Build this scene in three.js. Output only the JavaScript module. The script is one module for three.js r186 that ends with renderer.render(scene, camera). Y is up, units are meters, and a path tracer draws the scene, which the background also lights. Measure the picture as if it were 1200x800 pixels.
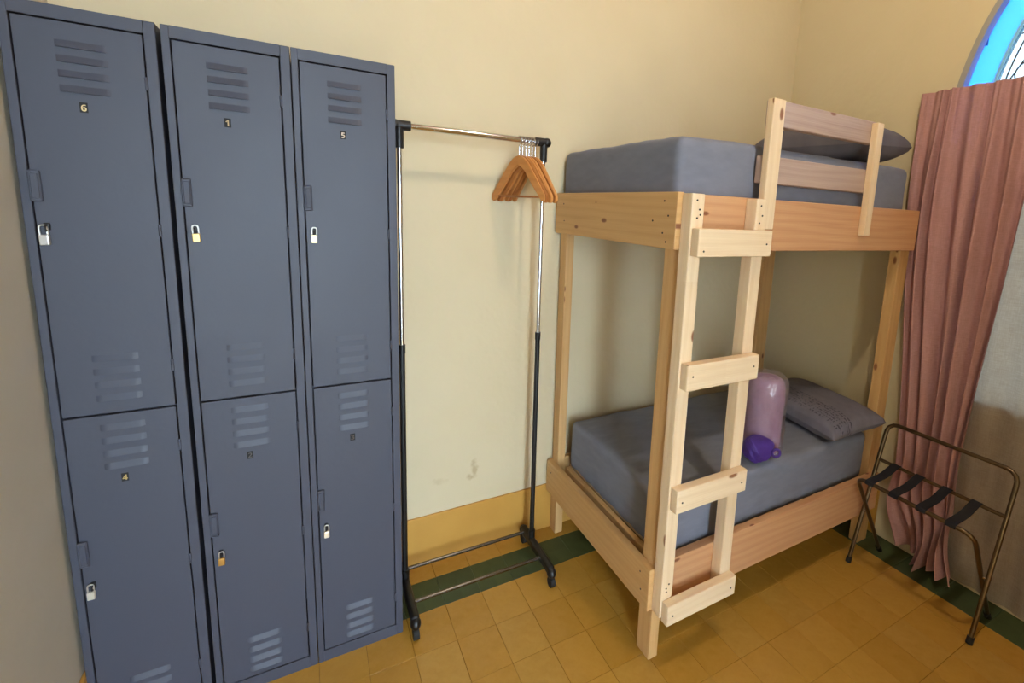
import * as THREE from 'three';
import { RoundedBoxGeometry } from 'three/addons/geometries/RoundedBoxGeometry.js';
import { mergeGeometries, mergeVertices, toCreasedNormals } from 'three/addons/utils/BufferGeometryUtils.js';
import { RectAreaLightUniformsLib } from 'three/addons/lights/RectAreaLightUniformsLib.js';

// ---------------------------------------------------------------- camera, sky, light, exposure
const scene = new THREE.Scene();
const camera = new THREE.PerspectiveCamera(2 * Math.atan(400 / 563.835) * 180 / Math.PI, 1.5, 0.05, 60);
camera.position.set(1.5885, 1.7478, 2.1881);
camera.rotation.order = 'YXZ';
camera.rotation.set(-0.1573, -0.5297, 0.0474);
camera.setViewOffset(1200, 800, -88.67, 64.95, 1200, 800);      // shifted lens

scene.background = new THREE.Color(0.64, 0.82, 1.0);              // even bright sky
scene.backgroundIntensity = 31;
const LAMP = { pos: [2.82, 3.72, 1.75], color: new THREE.Color(1.0, 0.86, 0.66), power: 7.2 };

const renderer = new THREE.WebGLRenderer({ antialias: true });
renderer.toneMapping = THREE.LinearToneMapping;
renderer.toneMappingExposure = 1.02;
renderer.shadowMap.enabled = true;
RectAreaLightUniformsLib.init();

// ---------------------------------------------------------------- helpers
let seed = 7;
const rnd = () => { seed = (seed * 1664525 + 1013904223) >>> 0; return seed / 4294967296; };
const rr = (a, b) => a + (b - a) * rnd();
const clamp = (v, a, b) => Math.min(b, Math.max(a, v));
const sst = (a, b, v) => { const t = clamp((v - a) / (b - a), 0, 1); return t * t * (3 - 2 * t); };
const taken = {};
function numbered(n) { if (!(n in taken)) { taken[n] = 0; return n; } taken[n]++; return n + '_' + String(taken[n]).padStart(3, '0'); }
function shadowed(o) { o.castShadow = true; o.receiveShadow = true; return o; }
function thing(name, label, category, pos = [0, 0, 0], group) {
  const o = new THREE.Group(); o.name = numbered(name); o.position.set(...pos);
  o.userData = { label, category }; if (group) o.userData.group = group;
  scene.add(o); return o;
}
function thing1(name, geo, mat, label, category, group) {   // a thing that is one mesh
  const o = shadowed(new THREE.Mesh(geo, mat)); o.name = numbered(name);
  o.userData = { label, category }; if (group) o.userData.group = group;
  scene.add(o); return o;
}
function part(name, geo, mat, parent) { const m = shadowed(new THREE.Mesh(geo, mat)); m.name = name; parent.add(m); return m; }
function struct(name, geo, mat) { const m = shadowed(new THREE.Mesh(geo, mat)); m.name = name; m.userData.kind = 'structure'; scene.add(m); return m; }
const nrmA = (g) => { g.computeVertexNormals(); return g; };
function bare(g) { const c = g.index ? g.toNonIndexed() : g.clone(); for (const k of Object.keys(c.attributes)) if (!['position', 'normal', 'uv'].includes(k)) c.deleteAttribute(k); return c; }
const merge = (...gs) => mergeGeometries(gs.flat().map(bare));
function bx(x0, x1, y0, y1, z0, z1, r = 0) {
  const w = x1 - x0, h = y1 - y0, d = z1 - z0;
  const g = r > 0 ? new RoundedBoxGeometry(w, h, d, 2, Math.min(r, w / 2.01, h / 2.01, d / 2.01)) : new THREE.BoxGeometry(w, h, d);
  g.translate((x0 + x1) / 2, (y0 + y1) / 2, (z0 + z1) / 2); return metreUV(g);
}
function metreUV(g, axis = -1, ou = 0, ov = 0) {   // box projection, u along axis when one is given
  const p = g.attributes.position, n = g.attributes.normal, uv = new Float32Array(p.count * 2);
  for (let i = 0; i < p.count; i++) {
    const P = [p.getX(i), p.getY(i), p.getZ(i)], N = [Math.abs(n.getX(i)), Math.abs(n.getY(i)), Math.abs(n.getZ(i))];
    const k = N[0] > N[1] && N[0] > N[2] ? 0 : N[1] > N[2] ? 1 : 2;
    let a, b;
    if (axis < 0) { a = k === 0 ? 2 : 0; b = k === 1 ? 2 : 1; }
    else if (k === axis) { a = (axis + 1) % 3; b = (axis + 2) % 3; uv[i * 2] = P[a] * 0.15 + ou; uv[i * 2 + 1] = P[b] + ov; continue; }
    else { a = axis; b = [0, 1, 2].find((q) => q !== axis && q !== k); }
    uv[i * 2] = P[a] + ou; uv[i * 2 + 1] = P[b] + ov + (axis < 0 ? 0 : k * 0.13);
  }
  g.setAttribute('uv', new THREE.BufferAttribute(uv, 2)); return g;
}
const cyl = (r0, r1, h, seg = 16) => new THREE.CylinderGeometry(r1, r0, h, seg);
function rod(a, b, r, seg = 14) {
  const A = new THREE.Vector3(...a), B = new THREE.Vector3(...b), d = B.clone().sub(A);
  const g = new THREE.CylinderGeometry(r, r, d.length(), seg);
  g.applyQuaternion(new THREE.Quaternion().setFromUnitVectors(new THREE.Vector3(0, 1, 0), d.clone().normalize()));
  const m = A.add(B).multiplyScalar(0.5); return g.translate(m.x, m.y, m.z);
}
function tube(pts, r, n = 40, seg = 10, closed = false, tension = 0.5) {
  return new THREE.TubeGeometry(new THREE.CatmullRomCurve3(pts.map((p) => new THREE.Vector3(...p)), closed, 'catmullrom', tension), n, r, seg, closed);
}
// rounded poly-line tube: straight runs, arcs of radius R at the corners
function bentTube(pts, R, r, seg = 12) {
  const path = new THREE.CurvePath(), V = pts.map((p) => new THREE.Vector3(...p));
  let last = V[0];
  for (let i = 1; i < V.length - 1; i++) {
    const a = V[i].clone().add(V[i - 1].clone().sub(V[i]).setLength(R)), b = V[i].clone().add(V[i + 1].clone().sub(V[i]).setLength(R));
    path.add(new THREE.LineCurve3(last, a)); path.add(new THREE.QuadraticBezierCurve3(a, V[i], b)); last = b;
  }
  path.add(new THREE.LineCurve3(last, V[V.length - 1]));
  return new THREE.TubeGeometry(path, 90, r, seg, false);
}

// ---------------------------------------------------------------- noise and textures
function lattice(n, s) { let q = s >>> 0; const a = new Float32Array(n * n); for (let i = 0; i < a.length; i++) { q = (q * 1664525 + 1013904223) >>> 0; a[i] = q / 4294967296; } return a; }
const LAT = lattice(256, 99);
function vn(x, y, per = 256) {      // tileable value noise
  const xi = Math.floor(x), yi = Math.floor(y), fx = x - xi, fy = y - yi, u = fx * fx * (3 - 2 * fx), v = fy * fy * (3 - 2 * fy);
  const w = (i) => ((i % per) + per) % per, g = (i, j) => LAT[w(j) * 256 + w(i)];
  return (g(xi, yi) * (1 - u) + g(xi + 1, yi) * u) * (1 - v) + (g(xi, yi + 1) * (1 - u) + g(xi + 1, yi + 1) * u) * v;
}
function fbm(x, y, o = 4, per = 256) { let s = 0, a = 0.5, f = 1; for (let i = 0; i < o; i++) { s += a * vn(x * f, y * f, per * f > 256 ? 256 : per * f); a *= 0.5; f *= 2; } return s / (1 - Math.pow(0.5, o)); }
function tex(w, h, fn, srgb = true, rx = 1, ry = 1) {
  const d = new Uint8Array(w * h * 4);
  for (let j = 0; j < h; j++) for (let i = 0; i < w; i++) {
    const c = fn(i / w, j / h, i, j), k = (j * w + i) * 4;
    for (let q = 0; q < 3; q++) d[k + q] = clamp(Math.round(Array.isArray(c) ? c[q] : c), 0, 255);
    d[k + 3] = 255;
  }
  const t = new THREE.DataTexture(d, w, h); t.wrapS = t.wrapT = THREE.RepeatWrapping;
  t.magFilter = THREE.LinearFilter; t.minFilter = THREE.LinearMipmapLinearFilter; t.generateMipmaps = true;
  if (srgb) t.colorSpace = THREE.SRGBColorSpace; t.repeat.set(rx, ry); t.needsUpdate = true; return t;
}
const mixc = (a, b, t) => a.map((v, i) => v + (b[i] - v) * t);
const std = (o) => new THREE.MeshStandardMaterial(o);
const phys = (o) => new THREE.MeshPhysicalMaterial(o);

// plaster, one tile of 1 m
const WALL_A = [212, 197, 163], WALL_B = [200, 184, 149];
const plasterBump = tex(512, 512, (u, v) => 255 * (0.55 * fbm(u * 8, v * 8, 5, 8) + 0.45 * fbm(u * 40, v * 40, 2, 40)), false);
const plasterMap = tex(512, 512, (u, v) => mixc(WALL_A, WALL_B, 0.15 + 0.55 * fbm(u * 4, v * 4, 5, 4)));
const mPlaster = std({ map: plasterMap, bumpMap: plasterBump, bumpScale: 0.0018, roughness: 0.85 });
// back wall: the same plaster with the brownish scuff marks near the floor (uv in metres / 4)
const SCUFF = [[2.262, 0.445, 0.014, 0.04], [2.236, 0.405, 0.012, 0.02], [2.09, 0.42, 0.03, 0.014]];
const backMap = tex(1280, 1280, (u, v) => {
  const x = u * 4, y = v * 4;
  let c = mixc(WALL_A, WALL_B, 0.15 + 0.55 * fbm(x * 4, y * 4, 5, 16));
  if (y < 0.7 && x > 1.9 && x < 2.5) for (const [sx, sy, rx, ry] of SCUFF) {
    const d = Math.hypot((x - sx) / rx, (y - sy) / ry) + 1.6 * (fbm(x * 60, y * 60, 3, 240) - 0.5);
    c = mixc(c, [156, 130, 92], (sx < 2.2 ? 0.18 : 0.5) * sst(1.5, 0.2, d));
  }
  return c;
}, true, 0.25, 0.25);
const backBump = plasterBump;
const mBack = std({ map: backMap, bumpMap: backBump, bumpScale: 0.0018, roughness: 0.8 });

// pine: 2 m along the grain, 0.5 m across
function pineMap(pale, deep, ks) {
  const knots = []; let q = ks; const r = () => { q = (q * 1664525 + 1013904223) >>> 0; return q / 4294967296; };
  for (let i = 0; i < 7; i++) knots.push([r() * 2, r() * 0.5, 0.006 + 0.008 * r()]);
  return tex(896, 448, (u, v) => {
    const x = u * 2, y = v * 0.5; let yy = y, kn = 0;
    for (const [kx, ky, kr] of knots) for (const ox of [-2, 0, 2]) for (const oy of [-0.5, 0, 0.5]) {
      const dx = (x - kx - ox) / 2.2, dy = y - ky - oy, d = Math.hypot(dx, dy);
      if (d < kr * 5) { yy += Math.sign(dy || 1) * kr * 0.9 * Math.exp(-d * d / (kr * kr * 2.2)); kn = Math.max(kn, sst(kr * 1.15, kr * 0.45, d)); }
    }
    const wv = yy + 0.02 * (fbm(x * 2, yy * 8, 3, 4) - 0.5);
    const ring = 0.5 + 0.5 * Math.sin(wv * 2 * Math.PI * 28 + 22 * fbm(x * 1, wv * 10, 3, 2));
    const fine = fbm(x * 6, yy * 400, 2, 200);
    let t = 0.22 * Math.pow(ring, 1.6) + 0.26 * fine + 0.52 * fbm(x * 1.5, y * 8, 3, 4);
    let c = mixc(pale, deep, clamp(t, 0, 1));
    return mixc(c, [118, 66, 36], 0.85 * kn);
  }, true, 0.5, 2);
}
const pineBump = tex(512, 256, (u, v) => 255 * fbm(u * 12, v * 200, 2, 100), false, 0.5, 2);
const mkPine = (a, b, k, rough = 0.55) => std({ map: pineMap(a, b, k), bumpMap: pineBump, bumpScale: 0.0008, roughness: rough });
const mPine = mkPine([214, 173, 118], [192, 146, 88], 11);       // golden: ends and posts
const mPale = mkPine([240, 216, 180], [222, 190, 148], 23);      // pale: ladder
const mRed = mkPine([214, 168, 122], [188, 130, 88], 37);        // reddish: long rails
const mRough = mkPine([196, 172, 156], [162, 134, 120], 51);     // weathered: guard boards
const WOODS = { mPine, mPale, mRed, mRough };

// painted steel of the lockers
const lockBump = tex(256, 256, (u, v) => 255 * fbm(u * 32, v * 32, 3, 32), false, 2, 2);
const lockRough = tex(256, 256, (u, v) => { const t = 125 + 24 * fbm(u * 6, v * 6, 4, 6); return [t, t, t]; }, false, 1.5, 1.5);
const mSteel = std({ color: 0x3f424f, roughness: 1.0, roughnessMap: lockRough, metalness: 0.0, bumpMap: lockBump, bumpScale: 0.0003 });
const mSteelIn = std({ color: 0x2a2e38, roughness: 0.8 });
const mBlack = std({ color: 0x141416, roughness: 0.42 });
const mRubber = std({ color: 0x101010, roughness: 0.75 });
const mChrome = std({ color: 0xd9dade, roughness: 0.14, metalness: 1 });
const mBronze = std({ color: 0x6b5a45, roughness: 0.28, metalness: 0.9 });
const mStrap = std({ color: 0x15141c, roughness: 0.85 });
const mBrass = std({ color: 0xcfb274, roughness: 0.32, metalness: 0.75 });
const mNickel = std({ color: 0xdad7cf, roughness: 0.3, metalness: 0.75 });

// cloth weave
const weave = tex(256, 256, (u, v, i, j) => 120 + 50 * Math.sin(i * Math.PI / 2) * Math.sin(j * Math.PI / 2) + 70 * (fbm(u * 32, v * 32, 2, 32) - 0.5), false, 8, 8);
const sheetMap = tex(256, 256, (u, v) => mixc([124, 127, 141], [112, 115, 128], fbm(u * 8, v * 24, 3, 8)), true, 2, 2);
const mSheet = phys({ map: sheetMap, bumpMap: weave, bumpScale: 0.0005, roughness: 0.8, sheen: 0.25, sheenRoughness: 0.5, sheenColor: new THREE.Color(0.5, 0.55, 0.65) });
// printed pillow case: rows of small script on the grey cloth
const pillowMap = tex(1024, 512, (u, v) => {
  let c = mixc([112, 108, 120], [100, 97, 108], fbm(u * 16, v * 16, 3, 16));
  const row = (v * 22) % 1, k = Math.floor(v * 22);
  const ink = vn(u * 150 + k * 17, k * 3.3, 150) > 0.5 && Math.abs(row - 0.5) < 0.30 && vn(u * 150, v * 90, 90) > 0.4;
  if (k > 1 && k < 9 && ink) c = mixc(c, [62, 60, 72], 0.85);
  return c;
});
const mPillowPrint = phys({ map: pillowMap, bumpMap: weave, bumpScale: 0.0005, roughness: 0.85 });
const mPillowPlain = phys({ map: tex(256, 256, (u, v) => mixc([104, 100, 108], [88, 85, 94], fbm(u * 10, v * 10, 4, 10))), roughness: 0.85 });

// ---------------------------------------------------------------- room shell
const XL = 0.934, XR = 4.33, ZF = 3.7, HC = 4.05, T = 0.28, HS = 0.2605;
// back, left, front walls and ceiling
struct('wall_back', metreUV(bx(XL - T, XR + T, -0.2, HC + 0.2, -T, 0)), mBack);
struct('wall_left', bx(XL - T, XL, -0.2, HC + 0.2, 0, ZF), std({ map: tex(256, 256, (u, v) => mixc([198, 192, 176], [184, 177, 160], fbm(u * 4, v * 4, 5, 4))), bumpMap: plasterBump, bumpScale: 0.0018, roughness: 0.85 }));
struct('ceiling', bx(XL, XR, HC, HC + 0.2, 0, ZF), std({ map: tex(128, 128, (u, v) => mixc([104, 74, 50], [82, 58, 40], fbm(u * 2, v * 24, 3, 2))), roughness: 0.9 }));
// unseen front wall behind the viewer, made thick to narrow daylight through the doorway
const DOOR = { x0: 1.12, x1: 2.05, h: 2.9, deep: 1.1 };
{
  const s = new THREE.Shape(); s.moveTo(XL - T, -0.2); s.lineTo(XR + T, -0.2); s.lineTo(XR + T, HC + 0.2); s.lineTo(XL - T, HC + 0.2); s.closePath();
  const h = new THREE.Path(); h.moveTo(DOOR.x0, 0); h.lineTo(DOOR.x0, DOOR.h); h.lineTo(DOOR.x1, DOOR.h); h.lineTo(DOOR.x1, 0); h.closePath(); s.holes.push(h);
  const g = new THREE.ExtrudeGeometry(s, { depth: DOOR.deep, bevelEnabled: false }); g.translate(0, 0, ZF);
  struct('wall_front', metreUV(g), mPlaster);
}
// right wall with the arched window
const WIN = { z0: 0.925, z1: 2.155, sill: 0.92, spring: 2.15, b: 1.0 };
const winC = (WIN.z0 + WIN.z1) / 2, winA = (WIN.z1 - WIN.z0) / 2;
function archPts(inset, n = 40) {      // outline in (z, y), counter-clockwise from the lower left
  const a = winA - inset, b = WIN.b - inset, o = [[winC - a, WIN.sill + inset], [winC + a, WIN.sill + inset]];
  for (let i = 0; i <= n; i++) { const t = Math.PI * i / n; o.push([winC + a * Math.cos(t), WIN.spring + b * Math.sin(t)]); }
  return o;
}
function archShape(inset, C = THREE.Shape) { const s = new C(); archPts(inset).forEach(([z, y], i) => i ? s.lineTo(z, y) : s.moveTo(z, y)); s.closePath(); return s; }
function archRing(i0, i1, x0, depth) {  // ring between two insets, as a slab in x
  const s = archShape(i0); s.holes.push(archShape(i1, THREE.Path));
  return toX(new THREE.ExtrudeGeometry(s, { depth, bevelEnabled: false }), x0, depth);
}
function toX(g, x0) {   // (a, b, c) -> (x0 + c, b, a)
  const p = g.attributes.position;
  for (let i = 0; i < p.count; i++) { const a = p.getX(i), b = p.getY(i), c = p.getZ(i); p.setXYZ(i, x0 + c, b, a); }
  if (g.index) { const q = g.index.array; for (let i = 0; i < q.length; i += 3) { const t = q[i]; q[i] = q[i + 1]; q[i + 1] = t; } }
  else for (const at of Object.values(g.attributes)) for (let i = 0; i < at.count; i += 3) for (let k = 0; k < at.itemSize; k++) { const u = at.array[i * at.itemSize + k]; at.array[i * at.itemSize + k] = at.array[(i + 1) * at.itemSize + k]; at.array[(i + 1) * at.itemSize + k] = u; }
  g.computeVertexNormals(); return metreUV(g);
}
{
  const s = new THREE.Shape(); s.moveTo(0, -0.2); s.lineTo(ZF, -0.2); s.lineTo(ZF, HC + 0.2); s.lineTo(0, HC + 0.2); s.closePath();
  s.holes.push(archShape(0, THREE.Path));
  struct('wall_right', toX(new THREE.ExtrudeGeometry(s, { depth: T, bevelEnabled: false }), XR), mPlaster);
}
struct('trim_1', archRing(-0.004, 0.022, XR - 0.003, 0.05), std({ color: 0x9c9890, roughness: 0.7 }));
{
  const w = new THREE.Group(); w.name = 'window_1'; w.userData = { kind: 'structure', label: 'arched window with a blue glazed border and iron scroll grille above the curtains' }; scene.add(w);
  const xw = XR + 0.06;
  const halfRing = (i0, i1, x0, d) => { const s = new THREE.Shape(), n = 48; for (let i = 0; i <= n; i++) { const t = Math.PI * i / n, z = winC + (winA - i0) * Math.cos(t), y = WIN.spring + (WIN.b - i0) * Math.sin(t); i ? s.lineTo(z, y) : s.moveTo(z, y); } for (let i = n; i >= 0; i--) { const t = Math.PI * i / n; s.lineTo(winC + (winA - i1) * Math.cos(t), WIN.spring + (WIN.b - i1) * Math.sin(t)); } s.closePath(); return toX(new THREE.ExtrudeGeometry(s, { depth: d, bevelEnabled: false }), x0); };
  part('blue_border_pane', halfRing(0.0, 0.115, xw + 0.012, 0.006), phys({ color: 0x6db4f6, roughness: 0.9, transmission: 0.55, thickness: 0 }), w);
  part('frame', merge(archRing(0.0, 0.006, xw, 0.04), halfRing(0.112, 0.124, xw, 0.035)), std({ color: 0x8fd0f4, roughness: 0.5 }), w);
  const mGlass = phys({ color: new THREE.Color(0.255, 0.262, 0.26), roughness: 0.02, transmission: 1, thickness: 0 });   // glass colour darkened to tone down the sky brightness behind it
  const fs = new THREE.Shape(); for (let i = 0; i <= 48; i++) { const t = Math.PI * i / 48, z = winC + (winA - 0.124) * Math.cos(t), y = WIN.spring + (WIN.b - 0.124) * Math.sin(t); i ? fs.lineTo(z, y) : fs.moveTo(z, y); } fs.closePath();
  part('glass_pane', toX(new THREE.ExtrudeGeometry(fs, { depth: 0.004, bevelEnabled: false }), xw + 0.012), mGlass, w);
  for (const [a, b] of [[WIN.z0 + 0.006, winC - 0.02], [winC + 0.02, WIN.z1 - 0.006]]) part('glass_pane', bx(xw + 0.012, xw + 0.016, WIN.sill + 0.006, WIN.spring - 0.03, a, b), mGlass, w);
  part('meeting_bar', merge(bx(xw, xw + 0.03, WIN.spring - 0.03, WIN.spring + 0.01, winC - winA + 0.006, winC + winA - 0.006), bx(xw, xw + 0.03, WIN.sill + 0.006, WIN.spring - 0.03, winC - 0.02, winC + 0.02)), std({ color: 0x4d97dd, roughness: 0.5 }), w);
  part('latch', bx(xw - 0.03, xw + 0.01, 2.60, 2.665, 1.002, 1.014), mBlack, w);
  // iron scroll grille outside the glass
  const xg = XR + 0.2, gs = [], spiral = (cz, cy, r, a0, turns, dir = 1) => { const p = []; for (let i = 0; i <= 28; i++) { const t = i / 28, a = a0 + dir * t * turns * 2 * Math.PI, q = r * (1 - 0.72 * t); p.push([xg, cy + 1.2 * q * Math.sin(a), cz + q * Math.cos(a)]); } return tube(p, 0.0032, 60, 6); };
  const inner = archPts(0.1).slice(2).map(([z, y]) => [xg, y, z]); gs.push(tube(inner, 0.0036, 90, 6));
  gs.push(rod([xg, 2.36, 0.98], [xg, 2.36, 2.1], 0.005), rod([xg, 2.66, 1.07], [xg, 2.66, 2.0], 0.0036));
  gs.push(rod([xg, 2.36, 1.02], [xg, 2.80, 1.26], 0.0034), rod([xg, 2.36, 2.06], [xg, 2.80, 1.82], 0.0034));
  gs.push(spiral(1.13, 2.47, 0.07, 3.4, 1.6), spiral(1.17, 2.585, 0.06, 2.0, 1.5, -1), spiral(1.27, 2.48, 0.07, 0, 1.6, -1), spiral(1.30, 2.64, 0.07, 4, 1.6), spiral(1.45, 2.52, 0.09, 3, 1.6), spiral(1.63, 2.52, 0.09, 0.2, 1.6, -1), spiral(1.82, 2.5, 0.08, 0, 1.6));
  for (let k = 0; k < 7; k++) gs.push(rod([xg, 0.92, 1.0 + k * 0.18], [xg, 2.36, 1.0 + k * 0.18], 0.006));
  part('iron_grille', merge(gs), std({ color: 0x8b9da4, roughness: 0.6 }), w);
}
struct('ground', bx(-4, 9, -0.3, -0.21, -3, 12), std({ color: 0x9a958c, roughness: 0.95 }));

// skirting
const skirtMap = tex(512, 128, (u, v) => mixc([206, 158, 76], [180, 130, 54], 0.25 + 0.5 * fbm(u * 10, v * 4, 4, 10)), true, 0.7, 1.4);
const mSkirt = std({ map: skirtMap, roughness: 0.5 });
struct('baseboard_back', bx(XL + 0.012, XR, 0.0, HS, 0, 0.012, 0.003), mSkirt);
struct('baseboard_left', bx(XL, XL + 0.012, 0.0, HS, 0, ZF, 0.003), mSkirt);
struct('baseboard_right', merge(bx(XR - 0.012, XR, 0.0, HS, 0.012, 0.88, 0.003), bx(XR - 0.012, XR, 0.0, HS, 2.36, ZF, 0.003)), mSkirt);

// floor: cement bed with tiles laid on it
const floor = struct('floor', bx(XL - T, XR + T, -0.2, -0.012, -T, ZF + DOOR.deep), std({ color: 0x8a6a32, roughness: 0.9 }));
{
  const tileTone = [[[190, 144, 64], [176, 130, 50]], [[188, 141, 60], [172, 126, 47]], [[193, 147, 67], [178, 133, 53]], [[185, 139, 60], [170, 125, 47]], [[190, 147, 71], [174, 130, 53]]];
  const mTiles = tileTone.map(([a, b], k) => std({ map: tex(256, 256, (u, v) => mixc(a, b, clamp(0.2 + 0.6 * fbm(u * 11 + k * 7 + 2 * fbm(u * 5, v * 5, 2, 5), v * 11 + 2 * fbm(u * 5 + 3, v * 5, 2, 5), 4, 11) + 0.25 * (fbm(u * 48, v * 48, 2, 48) - 0.5), 0, 1)), true, 3, 3), roughness: 0.42, roughnessMap: lockRough }));
  const mGreen = [[[74, 86, 50], [60, 72, 42]], [[68, 82, 52], [56, 68, 42]]].map(([a, b]) => std({ map: tex(128, 128, (u, v) => mixc(a, b, fbm(u * 6, v * 6, 4, 32)), true, 3, 3), roughness: 0.45 }));
  const TX = 0.1624, TZ = 0.199, X0 = 2.2129, Z0 = 0.2888, G1 = 0.1086, GR = 4.14, gap = 0.0011, far = [];
  const geoCache = {};
  const tileGeo = (w, d) => { const k = w.toFixed(4) + '_' + d.toFixed(4); if (!geoCache[k]) { const g = new RoundedBoxGeometry(w, 0.012, d, 1, 0.0015); geoCache[k] = metreUV(g); } return geoCache[k]; };
  function tile(x0, x1, z0, z1, mats, name) {
    if (x1 - x0 < 0.01 || z1 - z0 < 0.01) return;
    const near = x1 > 1.85 && z0 < 1.95, w = x1 - x0 - gap, d = z1 - z0 - gap, cx = (x0 + x1) / 2, cz = (z0 + z1) / 2, y = -0.006 + rr(-0.0006, 0.0004);
    if (!near) { far.push(new THREE.BoxGeometry(w, 0.012, d).translate(cx, y, cz)); return; }
    const m = part(name, tileGeo(w, d), mats[Math.floor(rnd() * mats.length)], floor); m.position.set(cx, y, cz);
    if (name === 'floor_tile' && rnd() < 0.5) m.rotation.y = Math.PI;
  }
  const xs = [XL]; for (let k = -8; X0 + k * TX < GR; k++) if (X0 + k * TX > XL + 0.01) xs.push(X0 + k * TX); xs.push(GR);
  const zs = [Z0]; for (let k = 1; Z0 + k * TZ < ZF; k++) zs.push(Z0 + k * TZ); zs.push(ZF);
  for (let i = 0; i < xs.length - 1; i++) for (let j = 0; j < zs.length - 1; j++) tile(xs[i], xs[i + 1], zs[j], zs[j + 1], mTiles, 'floor_tile');
  const xe = [...xs, XR];
  for (let i = 0; i < xe.length - 1; i++) { if (i < xe.length - 2) tile(xe[i], xe[i + 1], G1, Z0, mGreen, 'border_tile'); tile(xe[i], xe[i + 1], 0, G1, mTiles, 'edge_tile'); }
  const zg = [G1, Z0, ...zs.slice(1)];
  for (let j = 0; j < zg.length - 1; j++) tile(GR, XR, zg[j], zg[j + 1], mGreen, 'border_tile');
  const f = part('tile_field', metreUV(merge(far)), mTiles[0], floor); f.userData.kind = 'stuff';
}

// ---------------------------------------------------------------- lockers
const H = 2.2, ZL = 0.3504;
function louverGeo(w = 0.1, h = 0.021, d = 0.0065) {
  const nu = 14, nv = 8, P = [], I = [];
  for (let j = 0; j <= nv; j++) for (let i = 0; i <= nu; i++) {
    const u = i / nu, v = j / nv, e = sst(0, 0.1, u) * sst(1, 0.9, u);
    // rises from the top edge to the open lip, then turns back to the door
    const t = Math.min(v / 0.75, 1), y = v < 0.76 ? h / 2 - h * t * 0.9 : -h * 0.4 + 0.0 * v, z = v < 0.76 ? d * Math.pow(t, 1.4) * e : d * e * (1 - (v - 0.75) / 0.25);
    P.push((u - 0.5) * w, y, z);
  }
  for (let j = 0; j < nv; j++) for (let i = 0; i < nu; i++) { const a = j * (nu + 1) + i, b = a + nu + 1; I.push(a, b, a + 1, a + 1, b, b + 1); }
  const g = new THREE.BufferGeometry(); g.setAttribute('position', new THREE.Float32BufferAttribute(P, 3)); g.setIndex(I);
  return metreUV(toCreasedNormals(g, 0.7));
}
const gLouver = louverGeo();
const gHinge = cyl(0.0045, 0.0045, 0.035, 10);
const gHandle = merge(new RoundedBoxGeometry(0.024, 0.082, 0.010, 2, 0.004).translate(0, 0, 0.004), new RoundedBoxGeometry(0.016, 0.066, 0.008, 2, 0.003).translate(0.001, 0, 0.008));
const gHasp = merge(new RoundedBoxGeometry(0.012, 0.02, 0.010, 2, 0.003).translate(0, 0, 0.004), new THREE.TorusGeometry(0.007, 0.0025, 8, 16).rotateY(Math.PI / 2).translate(0, -0.004, 0.011));
function digitMat(ch, gold) {
  const c = document.createElement('canvas'); c.width = 64; c.height = 96; const x = c.getContext('2d');
  x.fillStyle = '#0c0c10'; x.fillRect(0, 0, 64, 96); x.fillStyle = gold; x.font = 'bold 88px sans-serif'; x.textAlign = 'center'; x.textBaseline = 'middle'; x.fillText(ch, 32, 52);
  const t = new THREE.CanvasTexture(c); t.colorSpace = THREE.SRGBColorSpace; return std({ map: t, roughness: 0.75 });
}
const gSticker = new THREE.PlaneGeometry(0.0165, 0.026);
function locker(x0, x1, label, digits, golds) {
  const t = thing('locker', label, 'locker', [x0, 0, ZL], 'tall two-door steel lockers');
  const w = x1 - x0, dp = ZL - 0.03, dA = 0.022, dB = w - 0.029, yM = 1.0925;
  // body: shell, shelf between the doors and the front frame
  part('body', merge(bx(0.0006, 0.006, 0.001, H - 0.001, -dp, -0.012), bx(w - 0.006, w - 0.0006, 0.001, H - 0.001, -dp, -0.012), bx(0.006, w - 0.006, H - 0.008, H - 0.0008, -dp, -0.012), bx(0.006, w - 0.006, 0.03, 0.04, -dp, -0.012), bx(0.006, w - 0.006, 0.04, H - 0.008, -dp, -dp + 0.006),
    bx(0.006, w - 0.006, yM - 0.004, yM + 0.004, -dp + 0.006, -0.02), bx(0, dA - 0.003, 0, H, -0.02, 0, 0.0025), bx(dB + 0.003, w, 0, H, -0.02, 0, 0.0025), bx(dA - 0.0035, dB + 0.0035, 2.1665, H, -0.0195, -0.0002, 0.001), bx(dA - 0.0035, dB + 0.0035, 0, 0.045, -0.0195, -0.0004, 0.001)), mSteel, t);
  for (const up of [1, 0]) {
    const y0 = up ? yM + 0.003 : 0.049, y1 = up ? 2.1625 : yM - 0.003;
    const d = part('door', bx(dA, dB, y0, y1, -0.018, -0.001, 0.002), mSteel, t);
    const cx = 0.1465;
    const rows = up ? [2.108, 2.071, 2.034, 1.997, 1.262, 1.222, 1.182, 1.142] : [1.052, 1.011, 0.97, 0.93, 0.198, 0.158, 0.118, 0.08];
    for (const y of rows) part('louver', gLouver, mSteel, d).position.set(cx, y, -0.001);
    const off = up ? 0 : -1.062;
    const hd = part('handle', gHandle, mSteel, d); hd.position.set(0.0305, 1.742 + off + (up ? 0 : -0.012), 0);
    const hs = part('hasp', gHasp, mBlack, d); hs.position.set(0.043, 1.636 + off - 0.012 * (1 - up), -0.001);
    for (const fy of [0.12, 0.5, 0.88]) part('hinge', gHinge, mSteel, d).position.set(dB + 0.0015, y0 + (y1 - y0) * fy, -0.002);
    const st = part('number_sticker', gSticker, digitMat(digits[up ? 0 : 1], golds[up ? 0 : 1]), d); st.position.set(0.139, up ? 1.953 : 0.889, 0.0002);
    st.userData.label = `black sticker with gold number ${digits[up ? 0 : 1]}`;
  }
  return t;
}
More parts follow.
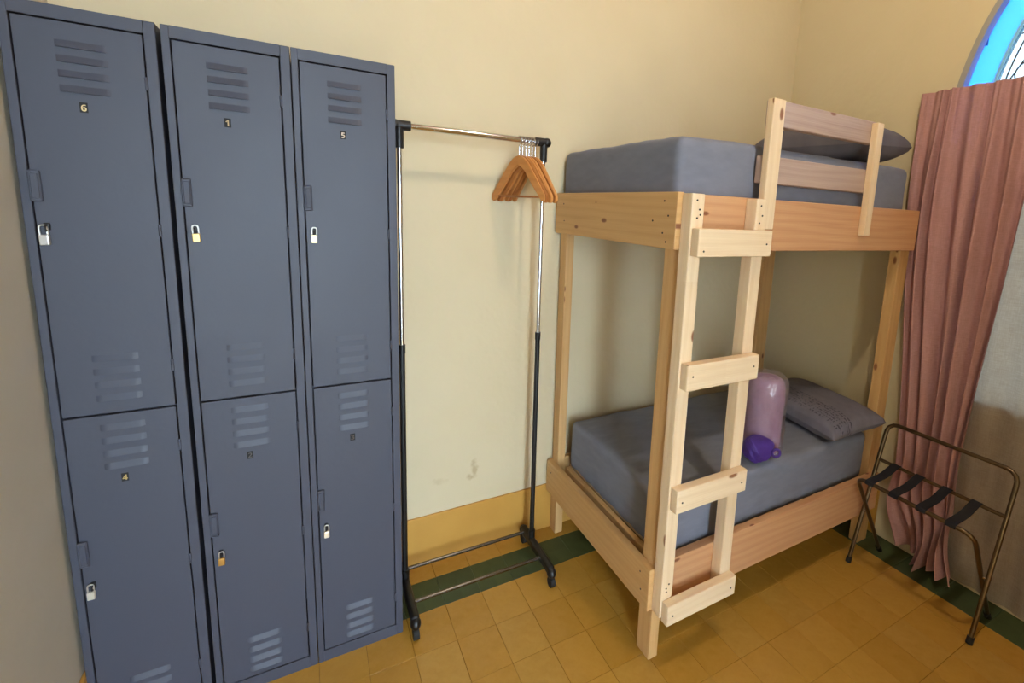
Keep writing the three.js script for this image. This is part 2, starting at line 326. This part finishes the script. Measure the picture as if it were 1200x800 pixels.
locker(0.9449, 1.2440, 'blue-grey steel locker against the left wall, numbered 6 above 4', ['6', '4'], ['#cdb98a', '#b99f62']);
locker(1.2545, 1.5600, 'middle blue-grey steel locker of the row, numbered 1 above 2', ['1', '2'], ['#a58f6c', '#4e4a48']);
locker(1.5625, 1.8647, 'blue-grey steel locker nearest the garment rack, numbered 5 above 3', ['5', '3'], ['#d2c2ae', '#51463e']);

function padlock(x, y, bodyMat, label, s = 1) {
  const t = thing('padlock', label, 'padlock', [x, y, ZL + 0.0045], 'padlocks hanging on the locker doors');
  part('body', new RoundedBoxGeometry(0.019 * s, 0.027 * s, 0.011, 3, 0.0028).translate(0, -0.024 * s, 0.0035), bodyMat, t);
  const sh = [[-0.007 * s, -0.012 * s, 0.0035], [-0.007 * s, 0.006 * s, 0.0035], [-0.004 * s, 0.0125 * s, 0.0035], [0.004 * s, 0.0125 * s, 0.0035], [0.007 * s, 0.006 * s, 0.0035], [0.007 * s, -0.012 * s, 0.0035]];
  part('shackle', tube(sh, 0.0022 * s, 30, 8), mNickel, t);
  t.rotation.z = rr(-0.06, 0.06);
}
{
  const LX = [0.9449, 1.2545, 1.5625];
  padlock(LX[0] + 0.036, 1.626, mNickel, 'silver padlock on the upper door of the locker numbered 6', 1.05);
  padlock(LX[1] + 0.044, 1.634, mBrass, 'brass padlock on the upper door of the locker numbered 1', 1);
  padlock(LX[2] + 0.044, 1.634, std({ color: 0xe2cf9c, roughness: 0.32, metalness: 0.7 }), 'pale brass padlock on the upper door of the locker numbered 5', 1);
  padlock(LX[0] + 0.038, 0.556, std({ color: 0xe9e4d4, roughness: 0.3, metalness: 0.6 }), 'bright silver padlock on the lower door numbered 4', 0.95);
  padlock(LX[1] + 0.044, 0.556, std({ color: 0xc79a50, roughness: 0.35, metalness: 0.75 }), 'dull brass padlock on the lower door numbered 2', 0.95);
  padlock(LX[2] + 0.044, 0.556, std({ color: 0xe4d6bd, roughness: 0.32, metalness: 0.6 }), 'pale padlock on the lower door numbered 3', 0.95);
}

// ---------------------------------------------------------------- garment rack
const RKZ = 0.1645, RKY = 2.033, RX0 = 1.905, RX1 = 2.5125;
{
  const t = thing('garment_rack', 'chrome and black garment rack on castors between the lockers and the bunk bed', 'clothes rack', [(RX0 + RX1) / 2, 0, 0.23]);
  const o = t.position, add = (n, g, m, p = t) => part(n, (g.translate(-o.x, -o.y, -o.z), g), m, p);
  add('hanging_rail', rod([RX0 + 0.02, RKY, RKZ], [RX1 - 0.02, RKY, RKZ], 0.0125, 24), mChrome);
  for (const [x, s] of [[RX0, 1], [RX1, -1]]) {
    add('corner_connector', merge(rod([x - s * 0.018, RKY, RKZ], [x + s * 0.042, RKY, RKZ], 0.019, 20), rod([x, RKY + 0.012, RKZ], [x, RKY - 0.085, RKZ], 0.0165, 20), new THREE.SphereGeometry(0.021, 18, 12).translate(x - s * 0.014, RKY, RKZ)), mBlack);
    add('upper_pole', rod([x, 1.14, RKZ], [x, RKY - 0.08, RKZ], 0.0088, 18), mChrome);
    add('lower_pole', rod([x, 0.09, RKZ], [x, 1.15, RKZ], 0.0115, 18), mBlack);
    add('pole_collar', rod([x, 1.13, RKZ], [x, 1.165, RKZ], 0.0135, 18), mBlack);
    const ft = add('foot', merge(bx(x - 0.017, x + 0.017, 0.052, 0.098, 0.055, 0.405, 0.014), rod([x, 0.06, RKZ], [x, 0.135, RKZ], 0.017, 18), new THREE.SphereGeometry(0.026, 16, 12).scale(0.8, 1, 1).translate(x, 0.068, 0.062), new THREE.SphereGeometry(0.026, 16, 12).scale(0.8, 1, 1).translate(x, 0.066, 0.40)), mBlack);
    for (const z of [0.068, 0.405]) part('castor', merge(rod([-0.011, 0, 0], [0.011, 0, 0], 0.0235, 20), rod([0, 0, 0], [0, 0.04, -0.006], 0.006)).translate(x - o.x, 0.0235, z - o.z), mRubber, ft);
  }
  for (const [z, y] of [[0.1, 0.084], [0.3, 0.078]]) add('lower_bar', rod([RX0, y, z], [RX1, y, z], 0.0085, 16), std({ color: 0x6a6660, roughness: 0.2, metalness: 0.9 }));
}
// wooden hangers pushed to the right end of the rail
{
  const mH = std({ map: pineMap([206, 144, 80], [172, 106, 52], 77), roughness: 0.4 }), mHd = std({ map: pineMap([176, 112, 52], [134, 76, 32], 88), roughness: 0.4 });
  const arm = (s) => { // one arm in the hanger plane: u sideways, y up
    const sh = new THREE.Shape();
    sh.moveTo(0, 0.0); sh.quadraticCurveTo(0.035 * s, -0.004, 0.07 * s, -0.035); sh.quadraticCurveTo(0.14 * s, -0.105, 0.195 * s, -0.165); sh.quadraticCurveTo(0.203 * s, -0.185, 0.19 * s, -0.193);
    sh.quadraticCurveTo(0.178 * s, -0.193, 0.166 * s, -0.178); sh.quadraticCurveTo(0.10 * s, -0.118, 0.055 * s, -0.068); sh.quadraticCurveTo(0.02 * s, -0.042, 0, -0.036); sh.closePath(); return sh;
  };
  const ex = { depth: 0.008, bevelEnabled: true, bevelThickness: 0.003, bevelSize: 0.003, bevelSegments: 2, curveSegments: 10 };
  const body = metreUV(merge(new THREE.ExtrudeGeometry(arm(1), ex), new THREE.ExtrudeGeometry(arm(-1), ex)).translate(0, 0, -0.004).scale(0.82, 1, 1), 0);
  const bar = rod([-0.136, -0.172, 0], [0.136, -0.172, 0], 0.0042, 10);
  const hk = []; for (let i = 0; i <= 12; i++) { const a = -0.5 * Math.PI + i / 12 * 1.45 * Math.PI; hk.push([-0.0185 * Math.cos(a) * -1, 0.0655 + 0.0185 * Math.sin(a), 0]); }
  const hook = tube([[0, -0.01, 0], [0, 0.03, 0], ...hk.map((p) => p)], 0.0028, 60, 8);
  const spots = [[2.398, 0.40], [2.413, 0.33], [2.428, 0.36], [2.443, 0.27], [2.4575, 0.31], [2.4725, 0.22]];
  const says = ['leftmost wooden hanger of the bunch on the rail', 'second wooden hanger from the left of the bunch', 'third wooden hanger from the left of the bunch', 'third wooden hanger from the right of the bunch', 'second wooden hanger from the right of the bunch', 'wooden hanger nearest the right connector of the rail'];
  spots.forEach(([x, a], i) => {
    const t = thing('wooden_hanger', says[i], 'hanger', [x, RKY + 0.0125 - 0.0845 + 0.003, RKZ], 'wooden clothes hangers on the rail');
    part('shoulders', body, i === 1 || i === 4 ? mHd : mH, t); part('trouser_bar', bar, mHd, t); part('hook', hook, mChrome, t);
    t.rotation.y = Math.PI / 2 + a - Math.PI; t.rotation.order = 'YXZ';
  });
}

// ---------------------------------------------------------------- bunk bed
const BX = 2.6578, ZR = 0.9267, ZT = 0.9772, ZZ = 1.0142;
{
  const t = thing('bunk_bed', 'bare pine bunk bed with a front ladder and upper guard rail', 'bunk bed', [3.43, 0, 0.47]);
  const o = t.position;
  function board(name, x0, x1, y0, y1, z0, z1, mat = mPine, rot = null) {
    const L = [x1 - x0, y1 - y0, z1 - z0], ax = L.indexOf(Math.max(...L));
    const g = new RoundedBoxGeometry(L[0], L[1], L[2], 2, Math.min(0.004, Math.min(...L) * 0.3));
    metreUV(g, ax, rnd() * 2, rnd() * 0.5);
    const m = part(name, g, mat, t); m.position.set((x0 + x1) / 2 - o.x, (y0 + y1) / 2 - o.y, (z0 + z1) / 2 - o.z);
    if (rot) m.rotation.set(...rot); return m;
  }
  const px0 = BX + 0.03, px1 = px0 + 0.045;
  // posts
  board('corner_post', px0, px1, 0, 1.815, 0.841, 0.9205, mPine);
  board('corner_post', px0, px1, 0, 1.815, 0.018, 0.082, mPine);
  board('corner_post', 4.15, 4.235, 0, 1.815, 0.838, 0.889, mPine);
  board('corner_post', 4.15, 4.25, 0, 1.815, 0.018, 0.07, mPine);
  // left and right end boards
  board('end_board', BX, px0, 1.627, 1.821, 0.016, ZR, mPine);
  board('end_board', BX, px0, 0.2345, 0.4115, 0.016, ZR, mPine);
  board('end_board', 4.251, 4.28, 1.627, 1.815, 0.03, 0.79, mPine);
  board('end_board', 4.251, 4.28, 0.23, 0.41, 0.03, 0.79, mPine);
  // long rails
  board('side_rail', px1, 4.203, 1.622, 1.818, 0.890, ZR, mRed);
  board('side_rail', px1, 4.203, 0.220, 0.424, 0.890, ZR, mRed);
  board('side_rail', px1, 4.15, 1.64, 1.80, 0.02, 0.05, mPine);
  board('side_rail', px1, 4.15, 0.24, 0.42, 0.02, 0.05, mPine);
  // ledgers and slats
  board('ledger', px1, px1 + 0.025, 0.30, 0.385, 0.09, 0.835, mPine);
  for (const y of [1.65, 0.31]) { board('ledger', px1 + 0.03, 4.14, y, y + 0.05, 0.863, 0.8895, mPale); board('ledger', px1 + 0.03, 4.14, y, y + 0.05, 0.0505, 0.077, mPale); }
  for (let k = 0; k < 10; k++) {
    const x = px1 + 0.045 + k * 0.138;
    board('slat', x, x + 0.07, 0.3605, 0.3785, 0.056, 0.8885, mPale); board('slat', x, x + 0.07, 1.7005, 1.7185, 0.056, 0.8885, mPale);
  }
  // ladder
  const lr = [board('ladder_upright', 2.678, 2.733, 0.2405, 1.817, ZR + 0.0002, ZT, mPale), board('ladder_upright', 2.982, 3.0385, 0.2405, 1.8145, ZR + 0.0002, ZT, mPale)];
  for (const [yb, yt] of [[1.611, 1.704], [1.148, 1.242], [0.689, 0.7785], [0.232, 0.3155]]) board('ladder_rung', 2.684, 3.037, yb, yt, ZT + 0.0002, ZZ, mPale);
  // guard rail
  board('guard_post', 3.042, 3.106, 1.706, 2.172, ZR + 0.0002, 0.957, mPale);
  board('guard_post', 3.70, 3.745, 1.69, 2.17, ZR + 0.0002, 0.957, mPale);
  board('guard_board', 3.076, 3.735, 2.084, 2.178, 0.894, ZR, mRough);
  board('guard_board', 3.048, 3.735, 1.876, 1.976, 0.894, ZR, mRough);
  // screw heads
  const gs = new THREE.CylinderGeometry(0.0034, 0.0034, 0.002, 10).rotateX(Math.PI / 2), ms = std({ color: 0x3a3430, roughness: 0.4, metalness: 0.6 });
  const screw = (x, y, z, ry = 0) => { const m = part('screw', gs, ms, t); m.position.set(x - o.x, y - o.y, z - o.z); m.rotation.y = ry; };
  for (const [x, y] of [[2.699, 1.795], [2.712, 1.765], [2.703, 1.737], [2.716, 1.748], [3.006, 1.79], [3.016, 1.755], [3.004, 1.728], [2.70, 0.36], [2.712, 0.375], [2.702, 0.345]]) screw(x, y, ZT + 0.0005);
  for (const [z, y] of [[0.10, 1.77], [0.11, 1.69], [0.40, 1.78], [0.86, 1.79], [0.885, 1.74], [0.86, 1.68], [0.88, 1.65], [0.80, 1.72], [0.07, 0.36], [0.88, 0.30], [0.87, 0.37]]) screw(BX - 0.0005, y, z, -Math.PI / 2);
  for (const [x, y] of [[2.71, 1.63], [2.71, 1.20], [2.71, 0.73], [2.71, 0.27], [3.01, 1.655], [3.01, 1.2], [3.01, 0.73], [3.01, 0.27]]) screw(x, y, ZZ + 0.0005);
}

// soft goods: box with round edges, a crown and creases
function softBox(w, h, d, r, crown, crease, sx = 70, sy = 12, sz = 44) {
  const g = new THREE.BoxGeometry(w, h, d, sx, sy, sz), p = g.attributes.position, hx = w / 2, hy = h / 2, hz = d / 2;
  for (let i = 0; i < p.count; i++) {
    let x = p.getX(i), y = p.getY(i), z = p.getZ(i);
    // crowd the grid towards the edges
    const cr = (v, H) => { const s = v / H; return H * Math.sign(s) * (1 - Math.pow(Math.max(0, 1 - Math.abs(s)), 1.35)); };
    x = cr(x, hx); y = cr(y, hy); z = cr(z, hz);
    const qx = clamp(x, -hx + r, hx - r), qy = clamp(y, -hy + r, hy - r), qz = clamp(z, -hz + r, hz - r);
    const v = new THREE.Vector3(x - qx, y - qy, z - qz); if (v.length() > 1e-6) v.setLength(r);
    let X = qx + v.x, Y = qy + v.y, Z = qz + v.z;
    const top = sst(-hy * 0.2, hy, Y);
    Y += top * crown * (1 - (X / hx) ** 4) * (1 - (Z / hz) ** 4);
    const n1 = fbm(X * 5 + 10, Z * 5 + 7, 3) - 0.5, n2 = fbm(X * 14 + Y * 4 + 31, Z * 14 - Y * 10 + 3, 3) - 0.5;
    Y += top * (crease * 1.4 * n1 + crease * 0.5 * n2);
    const side = 1 - top * 0.6;
    const pull = Math.sin((X + Z) * 55 + 7 * fbm(X * 6 + 3, Y * 6 + Z * 6, 2)) * sst(0.15, -0.9, Y / hy) * sst(0.55, 0.95, Math.max(Math.abs(X) / hx * 0.85, 0.6 + 0.4 * vn(X * 4 + 3, Z * 4)));
    if (Math.abs(Z) > hz - r * 0.6) Z += Math.sign(Z) * side * crease * (0.5 * n2 + 0.35 * pull);
    if (Math.abs(X) > hx - r * 0.6) X += Math.sign(X) * side * crease * (0.5 * n2 + 0.35 * pull);
    p.setXYZ(i, X, Y, Z);
  }
  g.deleteAttribute('normal'); g.deleteAttribute('uv');
  const m = mergeVertices(g, 1e-5); m.computeVertexNormals(); return metreUV(m);
}
thing1('mattress', softBox(1.452, 0.296, 0.865, 0.032, 0.012, 0.007), mSheet, 'grey sheeted mattress on the upper bunk', 'mattress').position.set(3.418, 1.868, 0.4505);
thing1('mattress', softBox(1.39, 0.262, 0.786, 0.034, 0.010, 0.010), mSheet, 'grey sheeted mattress on the lower bunk', 'mattress').position.set(3.45, 0.5115, 0.474);

function pillowGeo(w, d, h, droop = 0, ns = 1) {
  const n = 48, P = [], I = [], UVs = [];
  for (const s of [1, -1]) for (let j = 0; j <= n; j++) for (let i = 0; i <= n; i++) {
    const u = -1 + 2 * i / n, v = -1 + 2 * j / n, a = Math.max(0, 1 - Math.pow(Math.abs(u), 3.4)), b = Math.max(0, 1 - Math.pow(Math.abs(v), 3.4));
    const pin = 1 - 0.07 * (1 - Math.pow(Math.abs(v), 2)) * Math.pow(Math.abs(u), 3), pin2 = 1 - 0.07 * (1 - u * u) * Math.pow(Math.abs(v), 3);
    const t = Math.pow(a * b, 0.40), wr = 0.012 * ns * (fbm(u * 3 + 9 + s, v * 3 + 5, 3) - 0.5) * Math.pow(a * b, 0.2);
    P.push(u * w / 2 * pin, s * h / 2 * t * (s > 0 ? 1.1 : 0.8) + wr - droop * u * u, v * d / 2 * pin2); UVs.push(0.5 + v / 2, 0.5 + u / 2);
  }
  const N = (n + 1) * (n + 1);
  for (let s = 0; s < 2; s++) for (let j = 0; j < n; j++) for (let i = 0; i < n; i++) {
    const a = s * N + j * (n + 1) + i, b = a + n + 1; if (s === 0) I.push(a, b, a + 1, a + 1, b, b + 1); else I.push(a, a + 1, b, a + 1, b + 1, b);
  }
  const g = new THREE.BufferGeometry(); g.setAttribute('position', new THREE.Float32BufferAttribute(P, 3)); g.setAttribute('uv', new THREE.Float32BufferAttribute(UVs, 2)); g.setIndex(I);
  g.computeVertexNormals(); return g;
}
{
  const a = thing1('pillow', pillowGeo(0.40, 0.60, 0.15, 0.0), mPillowPrint, 'grey printed pillow at the right end of the lower bunk', 'pillow');
  a.position.set(3.985, 0.722, 0.63); a.rotation.set(0.03, -0.08, 0.07);
  const b = thing1('pillow', pillowGeo(0.46, 0.60, 0.20, 0.0), mPillowPlain, 'dark grey pillow behind the guard rail of the upper bunk', 'pillow');
  b.position.set(3.935, 2.118, 0.575); b.rotation.set(0.03, 0.06, 0.06);
}

// rolled blanket in a clear bag
{
  const t = thing('bagged_blanket', 'pink-lilac rolled blanket in a clear plastic bag standing on the lower mattress', 'blanket', [3.435, 0.652, 0.75]);
  const lathe = (pts, n, f) => { const g = new THREE.LatheGeometry(new THREE.SplineCurve(pts.map(([r, y]) => new THREE.Vector2(Math.max(r, 0.001), y))).getPoints(52).map((q) => new THREE.Vector2(Math.max(q.x, 0.0008), Math.max(q.y, 0.0005))), n), p = g.attributes.position; for (let i = 0; i < p.count; i++) { const x = p.getX(i), y = p.getY(i), z = p.getZ(i), a = Math.atan2(z, x), r = Math.hypot(x, z), k = f(a, y, r); p.setXYZ(i, x * k, y, z * k); } g.computeVertexNormals(); return g; };
  const nz = (a, y, s) => fbm(Math.cos(a) * 2 * s + 20, Math.sin(a) * 2 * s + y * 9 * s + 20, 3) - 0.5;
  const mB = phys({ map: tex(256, 256, (u, v) => mixc([164, 126, 152], [136, 98, 126], fbm(u * 18, v * 18, 3, 18)), true, 2, 2), roughness: 0.95, sheen: 0.4, sheenColor: new THREE.Color(0.7, 0.5, 0.65) });
  part('rolled_blanket', lathe([[0.001, 0.004], [0.07, 0.004], [0.092, 0.02], [0.095, 0.1], [0.093, 0.18], [0.096, 0.26], [0.092, 0.32], [0.08, 0.35], [0.06, 0.362], [0.04, 0.35], [0.02, 0.362], [0.001, 0.35]], 40, (a, y) => 0.88 + 0.06 * nz(a, y, 1.2)), mB, t);
  part('clear_bag', lathe([[0.001, 0.001], [0.08, 0.001], [0.101, 0.015], [0.104, 0.1], [0.102, 0.2], [0.104, 0.29], [0.098, 0.345], [0.08, 0.376], [0.05, 0.386], [0.03, 0.39], [0.012, 0.392], [0.001, 0.388]], 96, (a, y) => 0.93 + 0.10 * nz(a, y, 4) + 0.016 * Math.sin(a * 13 + y * 60 + 3 * nz(a, y, 2))), phys({ color: 0xf7f2f7, roughness: 0.06, transmission: 0.9, thickness: 0, ior: 1.5 }), t);
}
{
  const t = thing('cloth_bundle', 'deep violet fabric bundle with a loop beside the bagged blanket', 'bundle', [3.335, 0.653, 0.818]);
  const g = new THREE.SphereGeometry(1, 48, 32), p = g.attributes.position;
  for (let i = 0; i < p.count; i++) { let x = p.getX(i), y = p.getY(i), z = p.getZ(i); const k = 1 + 0.35 * (fbm(x * 2.4 + 5, y * 2.4 + z * 2.1 + 9, 3) - 0.5); const sq = (v) => Math.sign(v) * Math.pow(Math.abs(v), 0.75); p.setXYZ(i, sq(x) * 0.08 * k, 0.055 + sq(y) * 0.055 * k * (1 - 0.35 * Math.max(0, x)), sq(z) * 0.05 * k); }
  const m = mergeVertices((g.deleteAttribute('normal'), g.deleteAttribute('uv'), g), 1e-5); m.computeVertexNormals();
  const mv = phys({ color: 0x41227e, roughness: 0.6, sheen: 0.4, sheenColor: new THREE.Color(0.4, 0.3, 0.8) });
  part('folded_fabric', metreUV(m), mv, t);
  part('loop', new THREE.TorusGeometry(0.018, 0.006, 10, 24).rotateY(-0.5).translate(0.045, 0.05, 0.062), mv, t);
}

// ---------------------------------------------------------------- curtains at the window wall
function curtainGeo(f, nu, nv) {
  const P = [], UVs = [], I = [];
  for (let j = 0; j <= nv; j++) for (let i = 0; i <= nu; i++) { const q = f(i / nu, j / nv); P.push(...q); UVs.push(i / nu * 1.6, q[1]); }
  for (let j = 0; j < nv; j++) for (let i = 0; i < nu; i++) { const a = j * (nu + 1) + i, b = a + nu + 1; I.push(a, a + 1, b, a + 1, b + 1, b); }
  const g = new THREE.BufferGeometry(); g.setAttribute('position', new THREE.Float32BufferAttribute(P, 3)); g.setAttribute('uv', new THREE.Float32BufferAttribute(UVs, 2)); g.setIndex(I); g.computeVertexNormals(); return g;
}
const linen = (a, b) => tex(512, 512, (u, v) => mixc(a, b, clamp(0.5 * vn(u * 256, v * 20, 256) + 0.5 * vn(u * 20, v * 256, 256) + 0.5 * (fbm(u * 5, v * 5, 3, 5) - 0.5), 0, 1)), true, 2, 2);
const CY = 2.385;
{
  const mPink = phys({ map: linen([190, 145, 145], [166, 121, 119]), bumpMap: weave, bumpScale: 0.0006, roughness: 0.95, transmission: 0.05, thickness: 0 });
  const f = (u, v) => { // v 0 top .. 1 bottom
    const y = CY + 0.012 - v * (CY - 0.025 - 0.02 * Math.sin(u * 9));
    const zl = 0.812 + 0.15 * sst(0.15, 0.85, v) + 0.05 * sst(0.85, 1, v), zr = 1.30 - 0.055 * sst(0.1, 0.8, v) + 0.07 * sst(0.82, 1, v);
    const uu = u + 0.02 * Math.sin(u * 13 + v * 4) + 0.025 * v * Math.sin(u * 7 + 2 + v * 2);
    const amp = 0.012 + 0.017 * sst(0.02, 0.25, v) + 0.018 * sst(0.8, 1, v) * sst(0.2, 0.4, u);
    const ph = u * 2 * Math.PI * 6.2 + 1.2 * Math.sin(v * 2.5 + u * 4) + 0.6 * Math.sin(u * 21);
    let x = 4.268 - amp * Math.sin(ph) - 0.006 * Math.sin(ph * 2.3 + v * 5) + 0.01 * (fbm(u * 8, v * 5, 3) - 0.5);
    const squeeze = sst(0.3, 0.05, u); x = x * (1 - squeeze) + (4.286 + (x - 4.268) * 0.5) * squeeze;
    if (v > 0.86) { const k = sst(0.86, 1, v); x -= 0.085 * k * sst(0.25, 0.6, u) * (0.6 + 0.4 * Math.sin(u * 17)); }
    const tw = sst(0.74, 1, v); return [x - 0.02 * tw * Math.sin(u * 11 + v * 9), y, zl + (zr - zl) * uu + 0.028 * tw * Math.sin(v * 26 + u * 6)];
  };
  thing1('curtain', curtainGeo(f, 260, 150), mPink, 'dusty pink curtain hanging beside the bunk bed', 'curtain');
  const mBeige = phys({ map: linen([190, 176, 160], [166, 150, 132]), bumpMap: weave, bumpScale: 0.0006, roughness: 0.95, transmission: 0.55, thickness: 0 });
  const f2 = (u, v) => {
    const y = CY - 0.03 - v * (CY - 0.05), ph = u * 2 * Math.PI * 9 + 0.8 * Math.sin(v * 3 + u * 5), amp = 0.012 + 0.01 * v;
    return [4.311 - 0.4 * amp * Math.sin(ph) - 0.02 * sst(0.5, 1, v) * 0 + 0.006 * (fbm(u * 8, v * 5, 3) - 0.5), y, 1.13 + 1.12 * u];
  };
  thing1('curtain', curtainGeo(f2, 240, 90), mBeige, 'pale beige linen curtain glowing with daylight behind the luggage rack', 'curtain');
  const t = thing('curtain_rod', 'dark metal curtain rod above the pink curtain', 'curtain rod', [4.302, CY - 0.012, 1.54]);
  part('rail', rod([0, 0, -0.705], [0, 0, 0.76], 0.005), mBlack, t);
  for (const z of [-0.66, 0.72]) part('bracket', merge(rod([0, 0, z], [0.028, 0, z], 0.005), cyl(0.014, 0.014, 0.005).rotateZ(Math.PI / 2).translate(0.025, 0, z)), mBlack, t);
}

// ---------------------------------------------------------------- folding luggage rack
{
  const t = thing('luggage_rack', 'folding bronze tube luggage rack with black straps in front of the curtains', 'luggage rack', [4.06, 0, 1.23]);
  const o = t.position, add = (n, g, m, p = t) => part(n, (g.translate(-o.x, -o.y, -o.z), g), m, p);
  const zA0 = 0.955, zA1 = 1.492, zB0 = 0.98, zB1 = 1.467, r = 0.0098;
  const A0 = [3.962, 0.012], A1 = [4.155, 0.735], B0 = [4.20, 0.012], B1 = [3.885, 0.512];
  const fa = add('back_frame', bentTube([[A0[0], A0[1], zA0], [A1[0], A1[1], zA0], [A1[0], A1[1], zA1], [A0[0], A0[1], zA1]], 0.055, r), mBronze);
  const fb = add('front_frame', bentTube([[B0[0], B0[1], zB0], [B1[0], B1[1], zB0], [B1[0], B1[1], zB1], [B0[0], B0[1], zB1]], 0.055, r), mBronze);
  const k = (0.545 - A0[1]) / (A1[1] - A0[1]), xs = A0[0] + (A1[0] - A0[0]) * k;
  add('rear_bar', rod([xs, 0.545, zA0], [xs, 0.545, zA1], 0.0085), mBronze);
  for (const [p, zz] of [[A0, zA0], [A0, zA1], [B0, zB0], [B0, zB1]]) { const d = p === A0 ? [0.007, 0.027] : [-0.016, 0.027]; add('rubber_foot', rod([p[0] - d[0] * 0.4, 0.001, zz], [p[0] + d[0], 0.03, zz], 0.0135), mRubber); }
  // pivots where the two frames cross
  const m1 = (A1[1] - A0[1]) / (A1[0] - A0[0]), m2 = (B1[1] - B0[1]) / (B1[0] - B0[0]), px = (B0[1] - A0[1] + m1 * A0[0] - m2 * B0[0]) / (m1 - m2), py = A0[1] + m1 * (px - A0[0]);
  for (const [a, b] of [[zA0, zB0], [zA1, zB1]]) add('pivot', rod([px, py, a - 0.004], [px, py, b + 0.004], 0.006), mChrome);
  // straps wrapped round the two bars
  for (const z of [1.045, 1.155, 1.27, 1.385]) {
    const w = 0.02, up = 0.012;
    const a = [B1[0] + 0.002, B1[1] + up], b = [xs - 0.002, 0.545 + 0.010], P = [], prof = [[B1[0] - 0.013, B1[1] - 0.006], [B1[0] - 0.010, B1[1] + 0.008], a, [(a[0] + b[0]) / 2, (a[1] + b[1]) / 2 - 0.012], b, [xs + 0.009, 0.552], [xs + 0.011, 0.540]];
    const cv = new THREE.CatmullRomCurve3(prof.map(([x, y]) => new THREE.Vector3(x, y, 0))).getPoints(24);
    const sh = new THREE.Shape(); cv.forEach((q, i) => i ? sh.lineTo(q.x, q.y + 0.0012) : sh.moveTo(q.x, q.y + 0.0012)); [...cv].reverse().forEach((q) => sh.lineTo(q.x, q.y - 0.0012)); sh.closePath();
    add('strap', new THREE.ExtrudeGeometry(sh, { depth: 2 * w, bevelEnabled: false }).translate(0, 0, z - w), mStrap);
  }
}

// ---------------------------------------------------------------- ceiling lamp (above the frame)
{
  const [x, y, z] = LAMP.pos;
  const t = thing('ceiling_lamp', 'bare bulb hanging from the ceiling in the middle of the room', 'lamp', [x, y, z]);
  part('ceiling_rose', cyl(0.05, 0.03, 0.03, 24).translate(0, HC - y - 0.015, 0), std({ color: 0xe8e4da, roughness: 0.6 }), t);
  part('cord', rod([0, 0.1, 0], [0, HC - y - 0.02, 0], 0.004), mBlack, t);
  part('socket', cyl(0.02, 0.016, 0.05, 20).translate(0, 0.085, 0), mBlack, t);
  part('bulb', new THREE.SphereGeometry(0.045, 24, 18), std({ color: 0xffffff, emissive: LAMP.color, emissiveIntensity: 12 }), t);
  const L = new THREE.PointLight(LAMP.color, LAMP.power, 0, 2); L.position.set(0, 0, 0); L.castShadow = true; L.shadow.radius = 2; t.add(L); L.name = 'bulb_light';
}

renderer.render(scene, camera);
